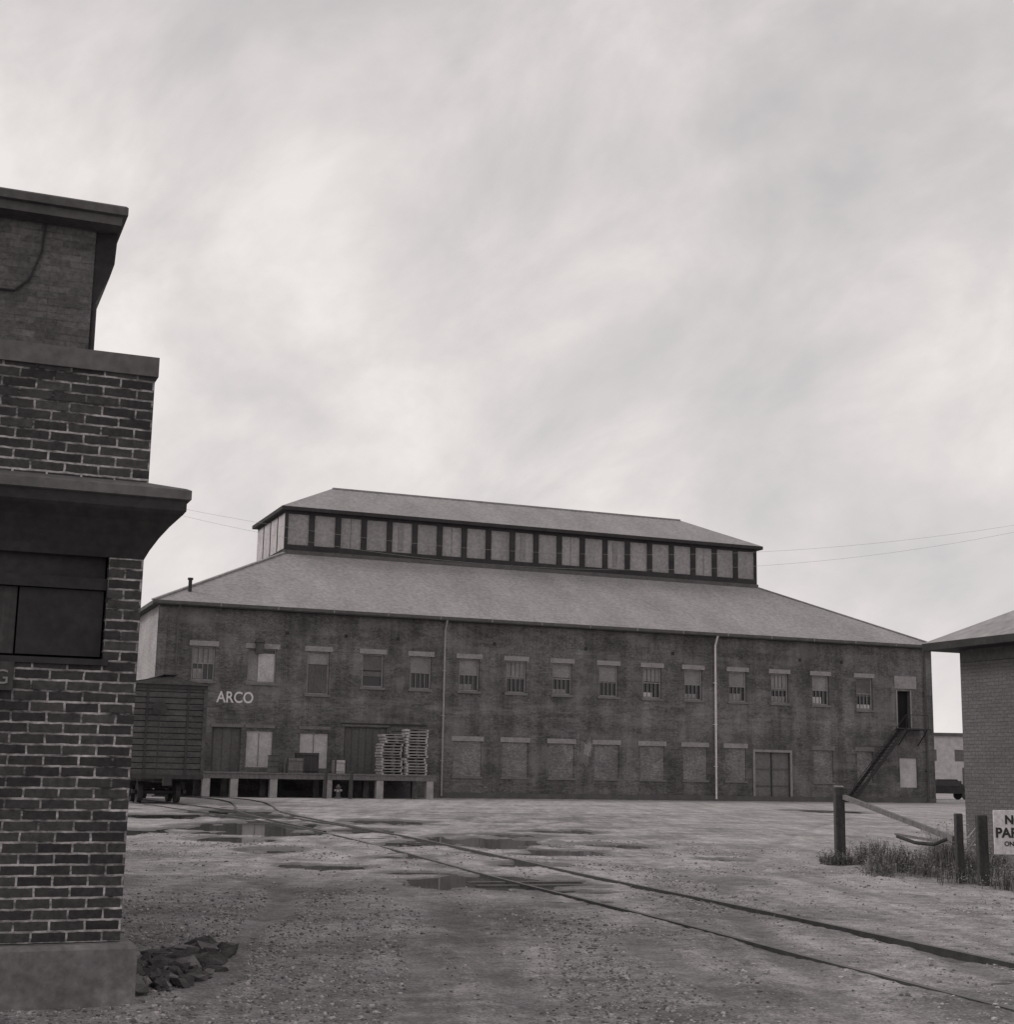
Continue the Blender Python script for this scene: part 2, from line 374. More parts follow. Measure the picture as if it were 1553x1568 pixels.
for (u,v,nn,name) in ((11.5,-3.1,14,'pallet_stack'),(12.75,-3.4,16,'pallet_stack')):
    p=MB(name,None,wl2(u,v,1.24),ANG); z=0
    for k in range(nn):
        dx=random.uniform(-.07,.07)+(.14 if k>nn-4 else 0); dy=random.uniform(-.05,.05)
        for j in range(3): p.box(dx+.0+j*.53,dx+.09+j*.53,dy,dy+1.1,z+.022,z+.105,'woodd' if j==1 else 'pallet')
        for j in range(6): p.box(dx,dx+1.15,dy+j*.19,dy+.13+j*.19,z+.106,z+.128,'pallet' if (j*7+k*3)%5 else 'wood')
        for j in (0,2,4,): p.box(dx,dx+1.15,dy+j*.2,dy+.13+j*.2,z,z+.021,'pallet')
        z+=.15 if k<nn-2 else .17
    p.build()
for u in (8.0,9.35):
    c=MB('bumper_post',None,wl2(u,-4.9)); c.tube((0,0,-.1),(0.03,0,1.35),.11,'woodd',10,.1); c.tube((0.03,0,1.35),(.03,0,1.39),.115,'iron',10,.08); c.build()
h=MB('fire_hydrant',None,wl2(8.65,-5.1)); h.tube((0,0,0),(0,0,.1),.17,'trim',14); h.tube((0,0,.1),(0,0,.55),.1,'trim',14); h.tube((0,0,.55),(0,0,.6),.14,'trim',14); h.tube((0,0,.6),(0,0,.72),.11,'trim',14,.04)
h.tube((-.19,0,.42),(.19,0,.42),.055,'conc',10); h.tube((0,-.2,.4),(0,0,.4),.065,'conc',10); h.build()
# ================================================================ BOXCAR
bc=empty('railway_boxcar',(-13.4,58.2,0.03),.40)
m=MB('body',bc); hw=1.55
m.box(-hw+.06,hw-.06,.06,11.94,1.1,4.62,'iron')
nb=15
for k in range(nb):
    z=1.12+k*3.5/nb; t_=3.5/nb-.035
    m.box(-hw+.1,hw-.1,.0-(.02 if k%2 else 0),.055,z,z+t_,'boxcar')
    m.box(-hw,-hw+.055,.1,11.9,z,z+t_,'boxcar'); m.box(hw-.055,hw,.1,11.9,z,z+t_,'boxcar')
for s in (-1,1): m.box(s*(hw-.06)-.07,s*(hw-.06)+.07,-.04,.08,1.0,4.64,'boxcar')
m.box(-.85,-.77,-.05,-.023,1.1,4.6,'iron'); m.box(.77,.85,-.05,-.023,1.1,4.6,'iron')
m.box(-hw,hw,-.06,-.004,4.5,4.66,'iron'); m.box(-hw,hw,-.09,.1,.95,1.12,'iron')
m.build()
m=MB('roof',bc)
m.poly([(-hw-.08,-.12,4.66),(0,-.12,4.98),(0,12.1,4.98),(-hw-.08,12.1,4.66)][::-1],'boxcar')
m.poly([(hw+.08,-.12,4.66),(0,-.12,4.98),(0,12.1,4.98),(hw+.08,12.1,4.66)],'boxcar')
m.poly([(-hw-.08,-.12,4.66),(hw+.08,-.12,4.66),(0,-.12,4.98)],'boxcar'); m.poly([(-hw-.08,-.12,4.66),(-hw-.08,12.1,4.66),(hw+.08,12.1,4.66),(hw+.08,-.12,4.66)],'boxcar')
m.box(-.3,.3,-.3,12.2,5.02,5.06,'woodd')
for k in range(12): m.beam((-hw-.05,k+.3,4.7),(0,k+.3,5.01),.06,.04,'iron'); m.beam((hw+.05,k+.3,4.7),(0,k+.3,5.01),.06,.04,'iron')
m.build()
m=MB('side_door',bc); m.box(hw+.003,hw+.07,4.9,7.1,1.15,4.5,'iron'); m.box(-hw-.07,-hw-.003,4.9,7.1,1.15,4.5,'iron'); m.build()
m=MB('ladder_and_brake',bc)
for k in range(8):
    z=1.3+k*.42; m.beam((.98,-.1,z),(1.42,-.1,z),.03,.03,'iron')
m.tube((-.35,-.28,3.7),(-.35,-.24,3.7),.28,'iron',16); m.tube((-.35,-.3,1.2),(-.35,-.3,1.2+2.5),.025,'iron',6)
m.tube((0,-.75,.85),(0,0,.85),.09,'iron',8); m.box(-.16,.16,-.95,-.7,.7,1.02,'iron')
m.build()
m=MB('trucks',bc)
m.box(-.35,.35,.1,11.9,.8,1.0,'iron')
for yc in (2.0,10.0):
    m.box(-1.2,1.2,yc-.2,yc+.2,.55,.82,'iron')
    for s in (-1,1):
        m.box(s*1.0-.06,s*1.0+.06,yc-1.15,yc+1.15,.38,.52,'iron'); m.box(s*1.0-.07,s*1.0+.07,yc-.35,yc+.35,.24,.68,'iron')
        for w in (-.85,.85):
            m.tube((s*.7,yc+w,.42),(s*.84,yc+w,.42),.42,'iron',24); m.tube((s*.66,yc+w,.42),(s*.7,yc+w,.42),.45,'iron',24); m.tube((s*.84,yc+w,.42),(s*1.12,yc+w,.42),.1,'iron',10)
    for w in (-.85,.85): m.tube((-.7,yc+w,.42),(.7,yc+w,.42),.08,'iron',8)
m.build()
# ================================================================ NEAR LEFT BRICK BUILDING
NB=empty('brick_office_building',(-2.4054,9.5102,0),ANG)
m=MB('walls',NB)
m.wall(-7,0,.4,3.30,0,[(-3.9,-.22,2.17,2.86,.14,'black')],'brick_near')
m.wall(-7,0,3.30,4.09,0,[],'brick_near')
m.poly([(0,0,.4),(0,4.9,.4),(0,4.9,4.09),(0,0,4.09)],'brick_near'); m.poly([(-7,4.9,.4),(-7,0,.4),(-7,0,4.09),(-7,4.9,4.09)],'brick_near')
m.box(-7,-.005,4.92,12,.0,7.0,'brick_old')
m.box(-7.03,.02,-.02,.25,4.09,4.225,'coping'); m.box(-.23,.02,.25,4.88,4.09,4.225,'coping')
m.poly([(-7,.2,3.95),(-.2,.2,3.95),(-.2,4.9,3.95),(-7,4.9,3.95)],'dark')
m.build()
m=MB('foundation',NB)
m.box(-7.1,.10,-.12,5.0,-.2,.395,'concd'); fo=m.build(.03)
m=MB('boarded_window',NB)  # shade below the cornice is put into the near-black colours of these parts
for k in range(7):
    x=-.235-.54*(k+1); m.box(x+.012,x+.54,.06+.012*(k%2),.13,2.19,2.62,'woodd' if k%2 else 'dark')
m.box(-3.9,-.22,.03,.135,2.625,2.70,'dark'); m.box(-3.9,-.19,-.03,.10,2.13,2.169,'dark')
m.box(-3.88,-.235,.07,.13,2.705,2.86,'dark')
m.build()
def cove(m,x0,x1,y0,y1,prof,mat,sides='fs'):
    for (o1,z1),(o2,z2) in zip(prof[:-1],prof[1:]):
        if 'f' in sides: m.poly([(x0,y0-o1,z1),(x1+o1,y0-o1,z1),(x1+o2,y0-o2,z2),(x0,y0-o2,z2)],mat)
        if 's' in sides:
            a1,a2=(o1,o2) if 'f' in sides else (0,0)
            m.poly([(x1+o1,y0-a1,z1),(x1+o1,y1,z1),(x1+o2,y1,z2),(x1+o2,y0-a2,z2)],mat)
    if sides=='s': m.poly([(x1+o_,y0,z_) for o_,z_ in prof]+[(x1,y0,prof[-1][1])],mat)
m=MB('cornice',NB)
cove(m,-7,0,0,4.9,[(0.001,2.84),(.03,2.9),(.08,2.98),(.15,3.07),(.21,3.13),(.225,3.15),(.225,3.22)],'dark')  # dark underside: shadow beneath the projection is put into this colour
cove(m,-7,0,0,4.9,[(.225,3.22),(.25,3.225),(.25,3.285),(.22,3.30),(0.001,3.36)],'coping')
m.build()
m=MB('upper_eave',NB)
cove(m,-7,0,4.92,12.5,[(0.001,6.86),(.22,6.88),(.22,6.97),(.27,6.98),(.27,7.06),(.25,7.08)],'trim')
cove(m,-7,0,4.95,12.4,[(0.001,6.03),(.035,6.1),(.09,6.25),(.16,6.4),(.2,6.55),(.215,6.875)],'dark','s')
m.poly([(-7,4.67,7.08),(.25,4.67,7.08),(-3.4,9,7.9),(-7,9,7.9)],'roof'); m.poly([(.25,4.67,7.08),(.25,12.5,7.08),(-3.4,9,7.9)],'roof')
for (a,b_) in (((-1.4,4.9,6.1),(-.75,4.9,6.12)),((-.75,4.9,6.12),(-.62,4.9,6.25)),((-.62,4.9,6.25),(-.52,4.9,6.55)),((-.52,4.9,6.55),(-.5,4.9,6.86))): m.tube(a,b_,.012,'dark',6)
m.build()
m=MB('downspout',NB)
m.tube((.02,4.97,6.1),(.03,4.97,3.4),.035,'dark',8)
m.build()
m=MB('wall_sign',NB); m.box(-2.2,-.765,-.03,-.002,1.95,2.13,'woodd'); m.build()
text('sign_letters','PARKING',NB,(-.79,-.033,1.99),(math.pi/2,0,0),.13,'lintel','RIGHT')
m=MB('doorstep',NB); m.box(-.2,.52,5.2,6.6,-.1,.16,'conc'); m.box(.0,.32,5.3,6.4,.16,.2,'concd'); m.build(.02)
# ================================================================ RIGHT BUILDING
RB=empty('painted_brick_shed',(8.81,28.0,0),ANG)
m=MB('walls',RB)
m.box(0,10,-10,0,0,3.98,'brick_paint'); m.box(-.05,10.05,-10.05,.05,-.1,.22,'concd')
m.box(-.03,-.002,-9.9,-.05,3.72,3.97,'trim')
m.build()
m=MB('roof',RB); z=4.1; o=.5
P=[(-o,-10-o,z),(10+o,-10-o,z),(10+o,o,z),(-o,o,z)]; A1=(5,-4.95,z+2.75); A2=(5,-5.05,z+2.75)
m.poly([P[3],P[0],A2,A1],'roof'); m.poly([P[0],P[1],A2],'roof'); m.poly([P[1],P[2],A1,A2],'roof'); m.poly([P[2],P[3],A1],'roof')
Q=[(x,y,z-.14) for x,y,_ in P]
for i in range(4):
    j=(i+1)%4; m.poly([Q[i],Q[j],P[j],P[i]],'dark')
m.poly([Q[3],Q[2],Q[1],Q[0]],'dark')
m.build()
# ================================================================ BROKEN GATE, POSTS, SIGN
m=MB('wooden_gate_post',None,(6.02,26.3,0)); m.box(-.085,.085,-.085,.085,-.1,1.33,'woodd'); m.poly([(-.085,-.085,1.331),(.085,-.085,1.331),(.085,.085,1.36),(-.085,.085,1.36)],'wood'); m.build(.012)
m=MB('wooden_gate_post',None,(6.87,22.2,0)); m.box(-.055,.055,-.055,.055,-.1,1.0,'woodd'); m.build(.012)
m=MB('wooden_gate_post',None,(7.02,21.6,0)); m.box(-.075,.075,-.06,.06,-.1,1.0,'woodd'); m.build(.012)
m=MB('fallen_gate_bar',None)
m.beam((6.08,26.15,1.16),(6.84,22.35,.62),.06,.08,'wood'); m.beam((6.5,24.3,.60),(6.86,22.4,.54),.08,.03,'wood')
pts=[Vector((6.48,24.2,.57)),Vector((6.6,23.6,.50)),Vector((6.72,23.0,.50)),Vector((6.8,22.5,.62))]
for a,b_ in zip(pts[:-1],pts[1:]): m.tube(a,b_,.028,'dark',8)
m.build()
sg=empty('no_parking_sign',(7.47,21.2,0),.05)
m=MB('sign_board',sg); m.box(-.42,.42,-.02,.0,.46,1.08,'white'); m.build(.004)
m=MB('sign_post',sg); m.box(-.05,.05,.003,.09,-.1,1.0,'woodd'); m.build(.006)
text('letters_no','NO',sg,(-.12,-.023,.89),(math.pi/2,0,0),.17,'dark','CENTER',.006)
text('letters_parking','PARKING',sg,(0,-.023,.70),(math.pi/2,0,0),.19,'dark','CENTER',.006)
text('letters_small','ON THIS LOT',sg,(0,-.023,.58),(math.pi/2,0,0),.09,'dark','CENTER',.002)
# ================================================================ DISTANT THINGS
m=MB('distant_warehouse',None,(46,185,0)); m.box(0,40,0,20,0,6.9,'board'); m.box(-.3,40.3,-.3,20.3,6.9,7.3,'trim')
for k in range(8): m.box(1.5+k*4.8,4+k*4.8,-.05,-.003,3.8,5.2,'blind2')
for k in range(4): m.box(3+k*9,6+k*9,-.05,-.003,.1,3,'door')
m.build()
car=empty('parked_car',(33.6,112,0),.1)
m=MB('car_body',car)
pr=[(-2.3,.45),(-2.3,.85),(-1.2,1.0),(-.75,1.5),(.75,1.52),(1.35,1.02),(2.25,.9),(2.3,.45)]
for (a,z1),(b_,z2) in zip(pr,pr[1:]+pr[:1]): m.poly([(a,-.85,z1),(b_,-.85,z2),(b_,.85,z2),(a,.85,z1)][::-1],'dark')
m.poly([(a,-.85,z) for a,z in pr][::-1],'dark'); m.poly([(a,.85,z) for a,z in pr],'dark')
m.box(-.95,1.1,-.87,-.853,1.02,1.4,'glass')
for x in (-1.45,1.45):
    for y in (-.86,.7): m.tube((x,y,.33),(x,y+.16,.33),.33,'iron',18)
m.build()
for (px,py) in ((-12.2,40.0),(17.5,40.0)):
    m=MB('utility_pole',None,(px,py,0)); m.tube((0,0,-.3),(0,0,9.6),.15,'woodd',12,.1); m.beam((0,-.9,9.0),(0,.9,9.0),.1,.12,'woodd')
    for y in (-.8,-.3,.8): m.tube((0,y,9.06),(0,y,9.2),.04,'glass',8)
    m.build()
m=MB('utility_wires',None)
for y,sag,dz in ((39.2,1.75,0),(39.7,2.1,0)):
    pr_=None
    for k in range(41):
        t=k/40; x=-12.2+29.7*t; zz=9.15+dz-sag*4*t*(1-t)*1.0
        p=(x,y,zz)
        if pr_: m.tube(pr_,p,.003,'pipe',5)
        pr_=p
m.build()
# ================================================================ GROUND
pud=[(-6.3,37.5,1.35,3.2,.1),(-.4,32.2,1.15,1.9,.2),(-.1,20.5,.9,1.05,-.5),(1.2,28.3,.75,.85,.2),(-2.75,23.1,.6,.5,-.3),(-3.3,36.6,.7,1.1,0),(.25,35.5,.7,.9,.3),(-7.9,46,1.1,2.2,.3),(14.6,66,1.3,2.2,.1),(-10.2,44.5,1.1,1.7,0),
     (-5.6,31,.7,1.1,.4),(-4.3,27.3,.55,.65,.2),(-1.7,26.0,.6,.45,.5),(.4,24.5,.5,.5,.2),(-8.4,34,.55,1.4,0),(2.4,31.5,.55,.9,.3),(-2.0,30.3,.45,.8,0),(1.0,19.2,.3,.25,.3),(-1.2,22.2,.45,.3,.2),
     (-9.0,50,1.3,2.4,.2),(-3.4,43,1.1,1.8,.2),(-5.0,34.2,.7,.8,.2),(1.6,38.5,.8,1.0,0),(4.0,27,.4,.4,0)]
A=[(-19,71),(-15.5,64),(-12.6,58),(-9.6,51.5),(-6.2,44),(-2.9,35.5),(-.6,28.2),(1.25,21.8),(2.95,16.4),(4.2,12.2),(5.5,8.0),(7.0,3.0),(8.6,-3)]
def crom(P,n=14):
    out=[]
    P=[Vector(p) for p in P]; P=[2*P[0]-P[1]]+P+[2*P[-1]-P[-2]]
    for i in range(1,len(P)-2):
        for k in range(n):
            t=k/n; a,b_,c,d_=P[i-1:i+3]
            out.append(.5*((2*b_)+(-a+c)*t+(2*a-5*b_+4*c-d_)*t*t+(-a+3*b_-3*c+d_)*t**3))
    out.append(P[-2]); return out
def offset(c,o):
    r=[]
    for i in range(len(c)):
        d=(c[min(i+1,len(c)-1)]-c[max(i-1,0)]).normalized(); r.append(c[i]+Vector((-d.y,d.x))*o)
    return r
railA=crom(A); center=offset(railA,-.7175)
S=[(-3.5,35.3),(-6.0,42.6),(-8.2,50),(-9.6,57),(-11.2,64),(-13.8,70.5),(-19,74)]
S=S[::-1]; sidc=crom(S)
def sm(t): t=max(0,min(1,t)); return t*t*(3-2*t)
rp=[[(-1.6,3),(-1.2,9),(-1.6,16),(-3.2,26),(-6.5,38),(-10,48),(-12,60)],[(1.2,3),(1.0,9),(.2,16),(-1.0,24),(-1.4,34),(1,46),(6,60),(10,75)],[(4.6,3),(3.0,10),(3.4,18),(6.0,30),(10,44),(16,62)],[(9,6),(6.2,12),(4.4,18),(3.2,26),(2.4,36),(-1,48),(-5,60)]]
def rut(x,y):
    if y<3 or y>60 or abs(x)>18: return 0
    best=0
    for k,P_ in enumerate(rp):
        for (xa,ya),(xb,yb) in zip(P_[:-1],P_[1:]):
            if ya<=y<yb:
                t=(y-ya)/(yb-ya); xc=xa+(xb-xa)*t; sl=(xb-xa)/(yb-ya)
                d=(x-xc)/math.sqrt(1+sl*sl)+.12*noise.noise(Vector((y*.25,k*5,0)))
                for o_ in (-.75,.75):
                    e=abs(d-o_)
                    if e<.3: best=max(best,sm(1-e/.3)*sm(.55+1.4*noise.noise(Vector((x*.5,y*.2,k*7)))))
    return best
def pudd(x,y):
    b_=9
    for cx,cy,rx,ry,a in pud:
        dx,dy=x-cx,y-cy
        if abs(dx)>4*max(rx,ry) or abs(dy)>4*max(rx,ry): continue
        c,s=math.cos(a),math.sin(a); X=(dx*c+dy*s)/rx; Y=(-dx*s+dy*c)/ry
        b_=min(b_,math.hypot(X,Y))
    if b_<4: b_+=noise.noise(Vector((x*1.7,y*.9,3)))*.75+noise.noise(Vector((x*5,y*3,7)))*.3
    return b_
def hgt(x,y,r=0):
    f=1 if y<50 else max(.15,1-(y-50)/40)
    h=noise.noise(Vector((x*.33,y*.22,0)))*.026+noise.noise(Vector((x*1.3,y*1.1,5)))*.018
    if y<45 and abs(x)<14: h+=noise.noise(Vector((x*5,y*5,9)))*.013+noise.noise(Vector((x*13,y*13,2)))*.008
    h*=f
    h-=r*.022
    d=pudd(x,y)
    if d<2.5:
        h=max(h,-.010)
        h=h+(-.05-h)*sm((1.32-d)/.4)
        if 1.3<d<1.9: h+=.006
    if y<12 and x<-1.2: h+=.02*sm((-1.2-x)/1)
    return h,d
xs=[];x=-9.
while x<11.5: xs.append(x); x+=.08
st=.1
while x<1800: xs.append(x); st*=1.13; x+=st
x=-9;st=.1;l=[]
while x>-1800: st*=1.13; x-=st; l.append(x)
xs=l[::-1]+xs
ys=[-900,-300,-100,-40,-15,-5,0,2]; y=4.
while y<100: ys.append(y); y+=.028+.006*y
st=.7
while y<3000: ys.append(y); st*=1.15; y+=st
V=[];dat=[]
for y in ys:
    for x in xs:
        r_=rut(x,y)
        if -15<x<30 and 0<y<90: h_,d_=hgt(x,y,r_)
        else: h_,d_=0,9
        V.append((x,y,h_)); dat.append((d_,r_))
nx=len(xs); F=[(j*nx+i,j*nx+i+1,(j+1)*nx+i+1,(j+1)*nx+i) for j in range(len(ys)-1) for i in range(nx-1)]
me=bpy.data.meshes.new('ground'); me.from_pydata(V,[],F); me.polygons.foreach_set('use_smooth',[True]*len(F))
ca=me.color_attributes.new('wet','FLOAT_COLOR','POINT'); buf=[]
for (x,y,_),(d_,r_) in zip(V,dat):
    w=sm((1.75-d_)/.4)
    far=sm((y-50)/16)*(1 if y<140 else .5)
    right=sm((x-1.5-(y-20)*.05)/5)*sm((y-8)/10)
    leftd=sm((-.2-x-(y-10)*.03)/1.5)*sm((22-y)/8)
    rim=sm((3.2-d_)/1.2)*.8*(1-w)
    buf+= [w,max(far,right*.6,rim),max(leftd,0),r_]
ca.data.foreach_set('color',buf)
gd=bpy.data.objects.new('ground',me); sc.collection.objects.link(gd)
m,nt,b=newmat('gravel_dirt')
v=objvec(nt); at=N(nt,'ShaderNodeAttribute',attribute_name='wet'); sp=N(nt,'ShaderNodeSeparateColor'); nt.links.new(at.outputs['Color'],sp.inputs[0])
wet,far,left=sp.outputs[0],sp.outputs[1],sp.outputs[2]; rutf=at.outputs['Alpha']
f1=noise_node(nt,objvec(nt,.55,.36,1),1,7,.68,.9)
f2=noise_node(nt,v,5,5,.72); f3=noise_node(nt,v,38,3,.75)
f4=noise_node(nt,vmap(nt,v,(1.6,.14,1),.33),1,5,.68)
f5=noise_node(nt,vmap(nt,v,(.2,.8,1),-.12),1,5,.72,.6)
col=ramp(nt,f1,[(.3,g(.15)),(.45,g(.23)),(.54,g(.32)),(.68,g(.42))])
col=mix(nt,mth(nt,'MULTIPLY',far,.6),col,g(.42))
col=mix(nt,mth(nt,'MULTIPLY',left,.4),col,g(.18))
col=mix(nt,1,col,ramp(nt,f4,[(.35,(.76,.76,.76,1)),(.64,(1.18,1.18,1.18,1))]),'MULTIPLY')
col=mix(nt,1,col,ramp(nt,f5,[(.36,(.76,.76,.76,1)),(.58,(1.12,1.12,1.12,1))]),'MULTIPLY')
col=mix(nt,1,col,ramp(nt,f2,[(.32,(.64,.64,.64,1)),(.66,(1.28,1.28,1.28,1))]),'MULTIPLY')
col=mix(nt,1,col,ramp(nt,f3,[(.32,(.5,.5,.5,1)),(.68,(1.45,1.45,1.45,1))]),'MULTIPLY')
vo=N(nt,'ShaderNodeTexVoronoi'); vo.inputs['Scale'].default_value=27; nt.links.new(v,vo.inputs['Vector'])
vs=N(nt,'ShaderNodeSeparateColor'); nt.links.new(vo.outputs['Color'],vs.inputs[0])
peb=mth(nt,'MULTIPLY',mth(nt,'GREATER_THAN',vs.outputs[0],.74),mth(nt,'LESS_THAN',vo.outputs['Distance'],.36))
col=mix(nt,mth(nt,'MULTIPLY',peb,.5),col,ramp(nt,vs.outputs[1],[(0,g(.12)),(1,g(.55))]))
col=mix(nt,mth(nt,'MULTIPLY',rutf,.42),col,g(.13))
col=mix(nt,mth(nt,'MULTIPLY',wet,.68),col,g(.065))
nt.links.new(col,b.inputs['Base Color'])
ro=mth(nt,'SUBTRACT',.93,mth(nt,'MULTIPLY',wet,.4)); nt.links.new(ro,b.inputs['Roughness'])
bh=mth(nt,'ADD',mth(nt,'ADD',mth(nt,'MULTIPLY',f2,1.2),mth(nt,'MULTIPLY',f3,.6)),mth(nt,'MULTIPLY',peb,.5))
bump(nt,b,bh,.8,.025); me.materials.append(m)
wm,nt,b=newmat('muddy_water'); b.inputs['Base Color'].default_value=g(.08); b.inputs['Roughness'].default_value=.03; b.inputs['Specular IOR Level'].default_value=.5
bump(nt,b,noise_node(nt,objvec(nt),5,2),.04,.01)
for i,(cx,cy,rx,ry,a) in enumerate(pud):
    p=MB('puddle',None,(cx,cy,-.0135-.00045*i),a)
    p.poly([(rx*1.7*math.cos(t*math.pi/16),ry*1.7*math.sin(t*math.pi/16),0) for t in range(32)],wm); p.build()
def rails(name,cen,ts,za,zb_):
    T=empty(name)
    for nm,o,z0 in (('rail_right',.7175,za),('rail_left',-.7175,zb_)):
        r=offset(cen,o); mm=MB(nm,T)
        for i in range(len(r)-1):
            a,b_=r[i],r[i+1]; d=(b_-a).normalized(); n_=Vector((-d.y,d.x))
            p=lambda q,w,z:(q.x+n_.x*w,q.y+n_.y*w,z)
            mm.poly([p(a,.03,z0),p(a,-.03,z0),p(b_,-.03,z0),p(b_,.03,z0)][::-1],'railtop')
            for s in (1,-1): mm.poly([p(a,.03*s,z0),p(b_,.03*s,z0),p(b_,.036*s,-.08),p(a,.036*s,-.08)],'iron')
        mm.build()
    tm=MB('ties',T); acc=0
    for i in range(len(cen)-1):
        a,b_=cen[i],cen[i+1]; d=(b_-a); ln=d.length; d.normalize(); n_=Vector((-d.y,d.x))
        while acc<ln:
            q=a+d*acc; acc+=.62
            if random.random()<ts:
                zt_=random.uniform(-.03,.002); e=random.uniform(-.15,.1)
                tm.beam((q.x-n_.x*(1.25+e),q.y-n_.y*(1.25+e),zt_-.08),(q.x+n_.x*(1.25-e),q.y+n_.y*(1.25-e),zt_-.08),.2,.16,'tie')
        acc-=ln
    tm.build()
rails('railway_track',center,.4,.042,.024); rails('railway_siding',sidc,.5,.045,.047)
# ---------------------------------------------------------------- gravel stones
ico=[(0,0,1),(.89,0,.45),(.28,.85,.45),(-.72,.53,.45),(-.72,-.53,.45),(.28,-.85,.45),(.72,.53,-.45),(-.28,.85,-.45),(-.89,0,-.45),(-.28,-.85,-.45),(.72,-.53,-.45),(0,0,-1)]
icf=[(0,1,2),(0,2,3),(0,3,4),(0,4,5),(0,5,1),(1,6,2),(2,7,3),(3,8,4),(4,9,5),(5,10,1),(6,7,2),(7,8,3),(8,9,4),(9,10,5),(10,6,1),(11,7,6),(11,8,7),(11,9,8),(11,10,9),(11,6,10)]
sm1=plain('stone_pale',.34,.55,9,.9); sm2=plain('stone_dark',.11,.22,9,.9)
def stones(name,gen,n,mats,jit=.2,zs_=(.4,.8),tilt=0):
    mm=MB(name)
    ks=[mm.mat(q) for q in mats]
    for _ in range(n):
        x,y,r=gen(); z=hgt(x,y,rut(x,y))[0]
        R=Matrix.Rotation(random.random()*6.28,3,'Z')@Matrix.Rotation(random.uniform(-tilt,tilt),3,'X')@Matrix.Rotation(random.uniform(-tilt,tilt),3,'Y')
        o=len(mm.v); sx,sy,sz=r*random.uniform(.7,1.4),r*random.uniform(.6,1),r*random.uniform(*zs_)
        for p in ico:
            j=random.uniform(1-jit,1+jit)
            q_=R@Vector((p[0]*sx*j,p[1]*sy*j,p[2]*sz*j)); mm.v.append((x+q_.x,y+q_.y,z+q_.z+sz*.25))
        k=random.choice(ks)
        for f in icf: mm.f.append(tuple(o+i for i in f)); mm.mi.append(k)
    return mm.build()
def gen():
    while True:
        y=4.5*math.exp(random.random()*2.0); x=random.uniform(-.37,.37)*y
        n_=noise.noise(Vector((x*.6,y*.4,20)))
        w=.10+max(0,n_*1.9)+(.5 if x<-.05*y and y<18 else 0)
        if pudd(x,y)<1.3 or rut(x,y)>.4: continue
        if random.random()<w: return x,y,random.choice([.005,.006,.008,.010,.015 if random.random()<.4 else .007])*(1+y*.035)
stones('gravel',gen,28000,(sm1,sm1,sm2,sm2,M['concd']))
def gen2():
    a=random.random()*6.28; r=random.random()**.6; x=-2.45+.33*r*math.cos(a); y=11.2+1.5*r*math.sin(a)
    return x,y,random.choice([.02,.03,.04,.06,.09,.12])*random.uniform(.7,1.2)
stones('broken_asphalt_pile',gen2,420,(M['rubble'],M['rubble'],sm2),.3,(.3,.7),.5)
# ---------------------------------------------------------------- weeds
wd1=plain('weed_leaf',.1,.16,5,.8,fine=False); wd2=plain('weed_leaf_pale',.2,.3,5,.8,fine=False); wd3=plain('weed_pale_flower',.4,.55,5,.8,fine=False)
def weeds(name,gen,n,mats):
    mm=MB(name); ks=[mm.mat(q) for q in mats]
    for _ in range(n):
        x,y,h_,k=gen(); a=random.random()*6.28; lean=random.uniform(0.1,.8)*h_; w=random.uniform(.003,.007)
        dx,dy=math.cos(a)*lean,math.sin(a)*lean; px,py=-math.sin(a)*w,math.cos(a)*w
        o=len(mm.v)
        mm.v+=[(x-px,y-py,-.02),(x+px,y+py,-.02),(x+dx*.4+px,y+dy*.4+py,h_*.6),(x+dx*.4-px,y+dy*.4-py,h_*.6),(x+dx,y+dy,h_)]
        mm.f+=[(o,o+1,o+2,o+3),(o+3,o+2,o+4)]; kk=ks[k] ; mm.mi+=[kk,kk]
        for q in range(6):
            t=random.uniform(.15,1); b_=random.random()*6.28; s=random.uniform(.012,.035); cx=x+dx*t; cy=y+dy*t; cz=h_*t
            o=len(mm.v); tz=random.uniform(-.5,.9)*s
            mm.v+=[(cx,cy,cz),(cx+math.cos(b_)*s-math.sin(b_)*s*.4,cy+math.sin(b_)*s+math.cos(b_)*s*.4,cz+tz),(cx+math.cos(b_)*s*2,cy+math.sin(b_)*s*2,cz+tz*1.2),(cx+math.cos(b_)*s+math.sin(b_)*s*.4,cy+math.sin(b_)*s-math.cos(b_)*s*.4,cz+tz)]
            mm.f.append((o,o+1,o+2,o+3)); mm.mi.append(kk)
    return mm.build()
def gw():
    while True:
        y=random.uniform(20.2,27.2); x=5.7+random.random()*(3.1)+(y-24)*.02
        d=noise.noise(Vector((x*1.6,y*1.1,40)))
        if x<5.9+abs(y-26)*.16: d-=.3
        if random.random()<.12+d*1.5: return x,y,random.uniform(.06,.30)*(1+1.5*max(d,0)),random.choice([0,0,1,1])
weeds('weeds',gw,3400,(wd1,wd2))
def gp_():
    a=random.random()*6.28;r=random.random()**.5*.3
    return 6.02+r*math.cos(a)-.1,26.1+r*math.sin(a),random.uniform(.06,.26),random.choice([0,0,1])
weeds('weed_clump',gp_,180,(wd1,wd2))
def gb():
    a=random.random()*6.28;r=random.random()**.5*.2
    return 7.18+r*math.cos(a),23.8+r*math.sin(a),random.uniform(.4,1.0)*(1-r),random.choice([0,1,1])
weeds('flowering_shrub',gb,380,(wd2,wd3))
def gl():
    y=random.uniform(10,17); x=-2.4-(y-9.5)*.40+random.uniform(0,.35)
    return x,y,random.uniform(.04,.13),0
weeds('weed_clump',gl,200,(wd1,wd2))
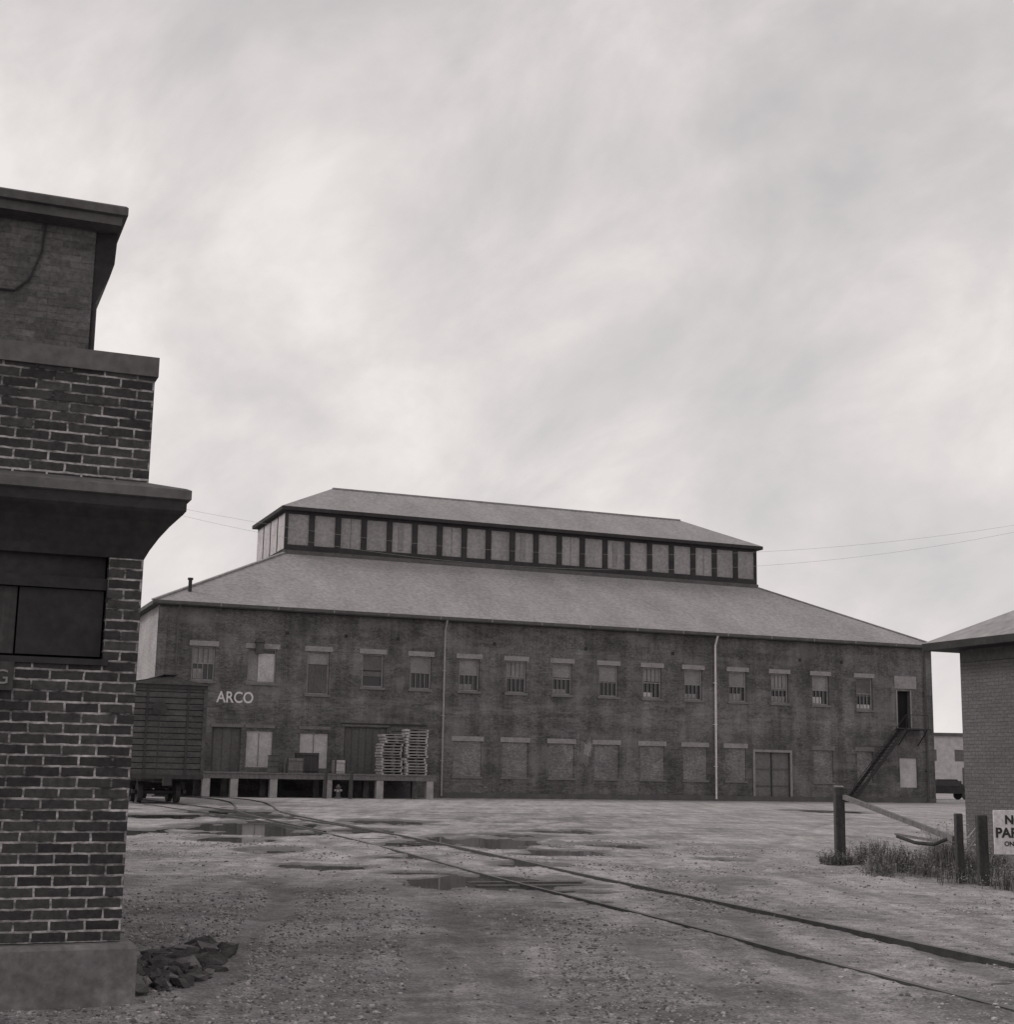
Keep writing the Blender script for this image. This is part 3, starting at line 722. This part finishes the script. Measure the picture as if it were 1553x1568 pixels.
# ================================================================ WORLD, SUN, CAMERA
w=bpy.data.worlds.new('World'); sc.world=w; w.use_nodes=True; nt=w.node_tree; bg=nt.nodes['Background']
sky=N(nt,'ShaderNodeTexSky'); sky.sky_type='NISHITA'; sky.sun_disc=False; sky.sun_elevation=math.radians(42); sky.sun_rotation=math.radians(270)
hs=N(nt,'ShaderNodeHueSaturation'); hs.inputs['Saturation'].default_value=.0; nt.links.new(sky.outputs[0],hs.inputs['Color'])
tc=N(nt,'ShaderNodeTexCoord'); s=N(nt,'ShaderNodeSeparateXYZ'); nt.links.new(tc.outputs['Generated'],s.inputs[0])
mp=N(nt,'ShaderNodeMapping',vector_type='TEXTURE'); mp.inputs['Rotation'].default_value=(0,math.radians(-34),0); mp.inputs['Scale'].default_value=(1/3.2,1/3.0,1/5.0); nt.links.new(tc.outputs['Generated'],mp.inputs[0])
a=noise_node(nt,mp.outputs[0],1.7,8,.58,.25)
mp2=N(nt,'ShaderNodeMapping'); mp2.inputs['Location'].default_value=(3.3,1,.4); nt.links.new(tc.outputs['Generated'],mp2.inputs[0])
b2=noise_node(nt,mp2.outputs[0],2.4,4,.55)
f=mth(nt,'ADD',mth(nt,'MULTIPLY',a,.58),mth(nt,'MULTIPLY',b2,.42))
cc=ramp(nt,f,[(.38,(6.0,5.8,5.85,1)),(.47,(7.0,6.65,6.6,1)),(.54,(8.0,7.55,7.4,1)),(.62,(9.3,8.75,8.6,1))])
el=ramp(nt,s.outputs[2],[(0.0,(1.05,1.05,1.05,1)),(.25,(1.0,1.0,1.0,1)),(.55,(.86,.86,.87,1))])
cc=mix(nt,1,cc,el,'MULTIPLY')
out=mix(nt,.93,hs.outputs[0],cc); nt.links.new(out,bg.inputs[0]); bg.inputs[1].default_value=.1
sl=bpy.data.lights.new('sun','SUN'); sl.energy=1.1; sl.angle=math.radians(18); sl.color=(1,.96,.93)
so=bpy.data.objects.new('sun',sl); sc.collection.objects.link(so)
dv=Vector((.75,-.0,-.66)); so.rotation_euler=dv.to_track_quat('-Z','Y').to_euler()
cam=bpy.data.cameras.new('camera'); cam.sensor_fit='HORIZONTAL'; cam.sensor_width=36; cam.lens=36*2214.1/1553; cam.clip_end=5000; cam.clip_start=.1
co=bpy.data.objects.new('camera',cam); sc.collection.objects.link(co); co.location=(0,0,1.5)
co.rotation_euler=(Matrix.Rotation(math.pi/2+.1775,3,'X')@Matrix.Rotation(.0178,3,'Z')).to_euler()
sc.camera=co
sc.view_settings.view_transform='Standard'; sc.view_settings.look='None'; sc.view_settings.exposure=0
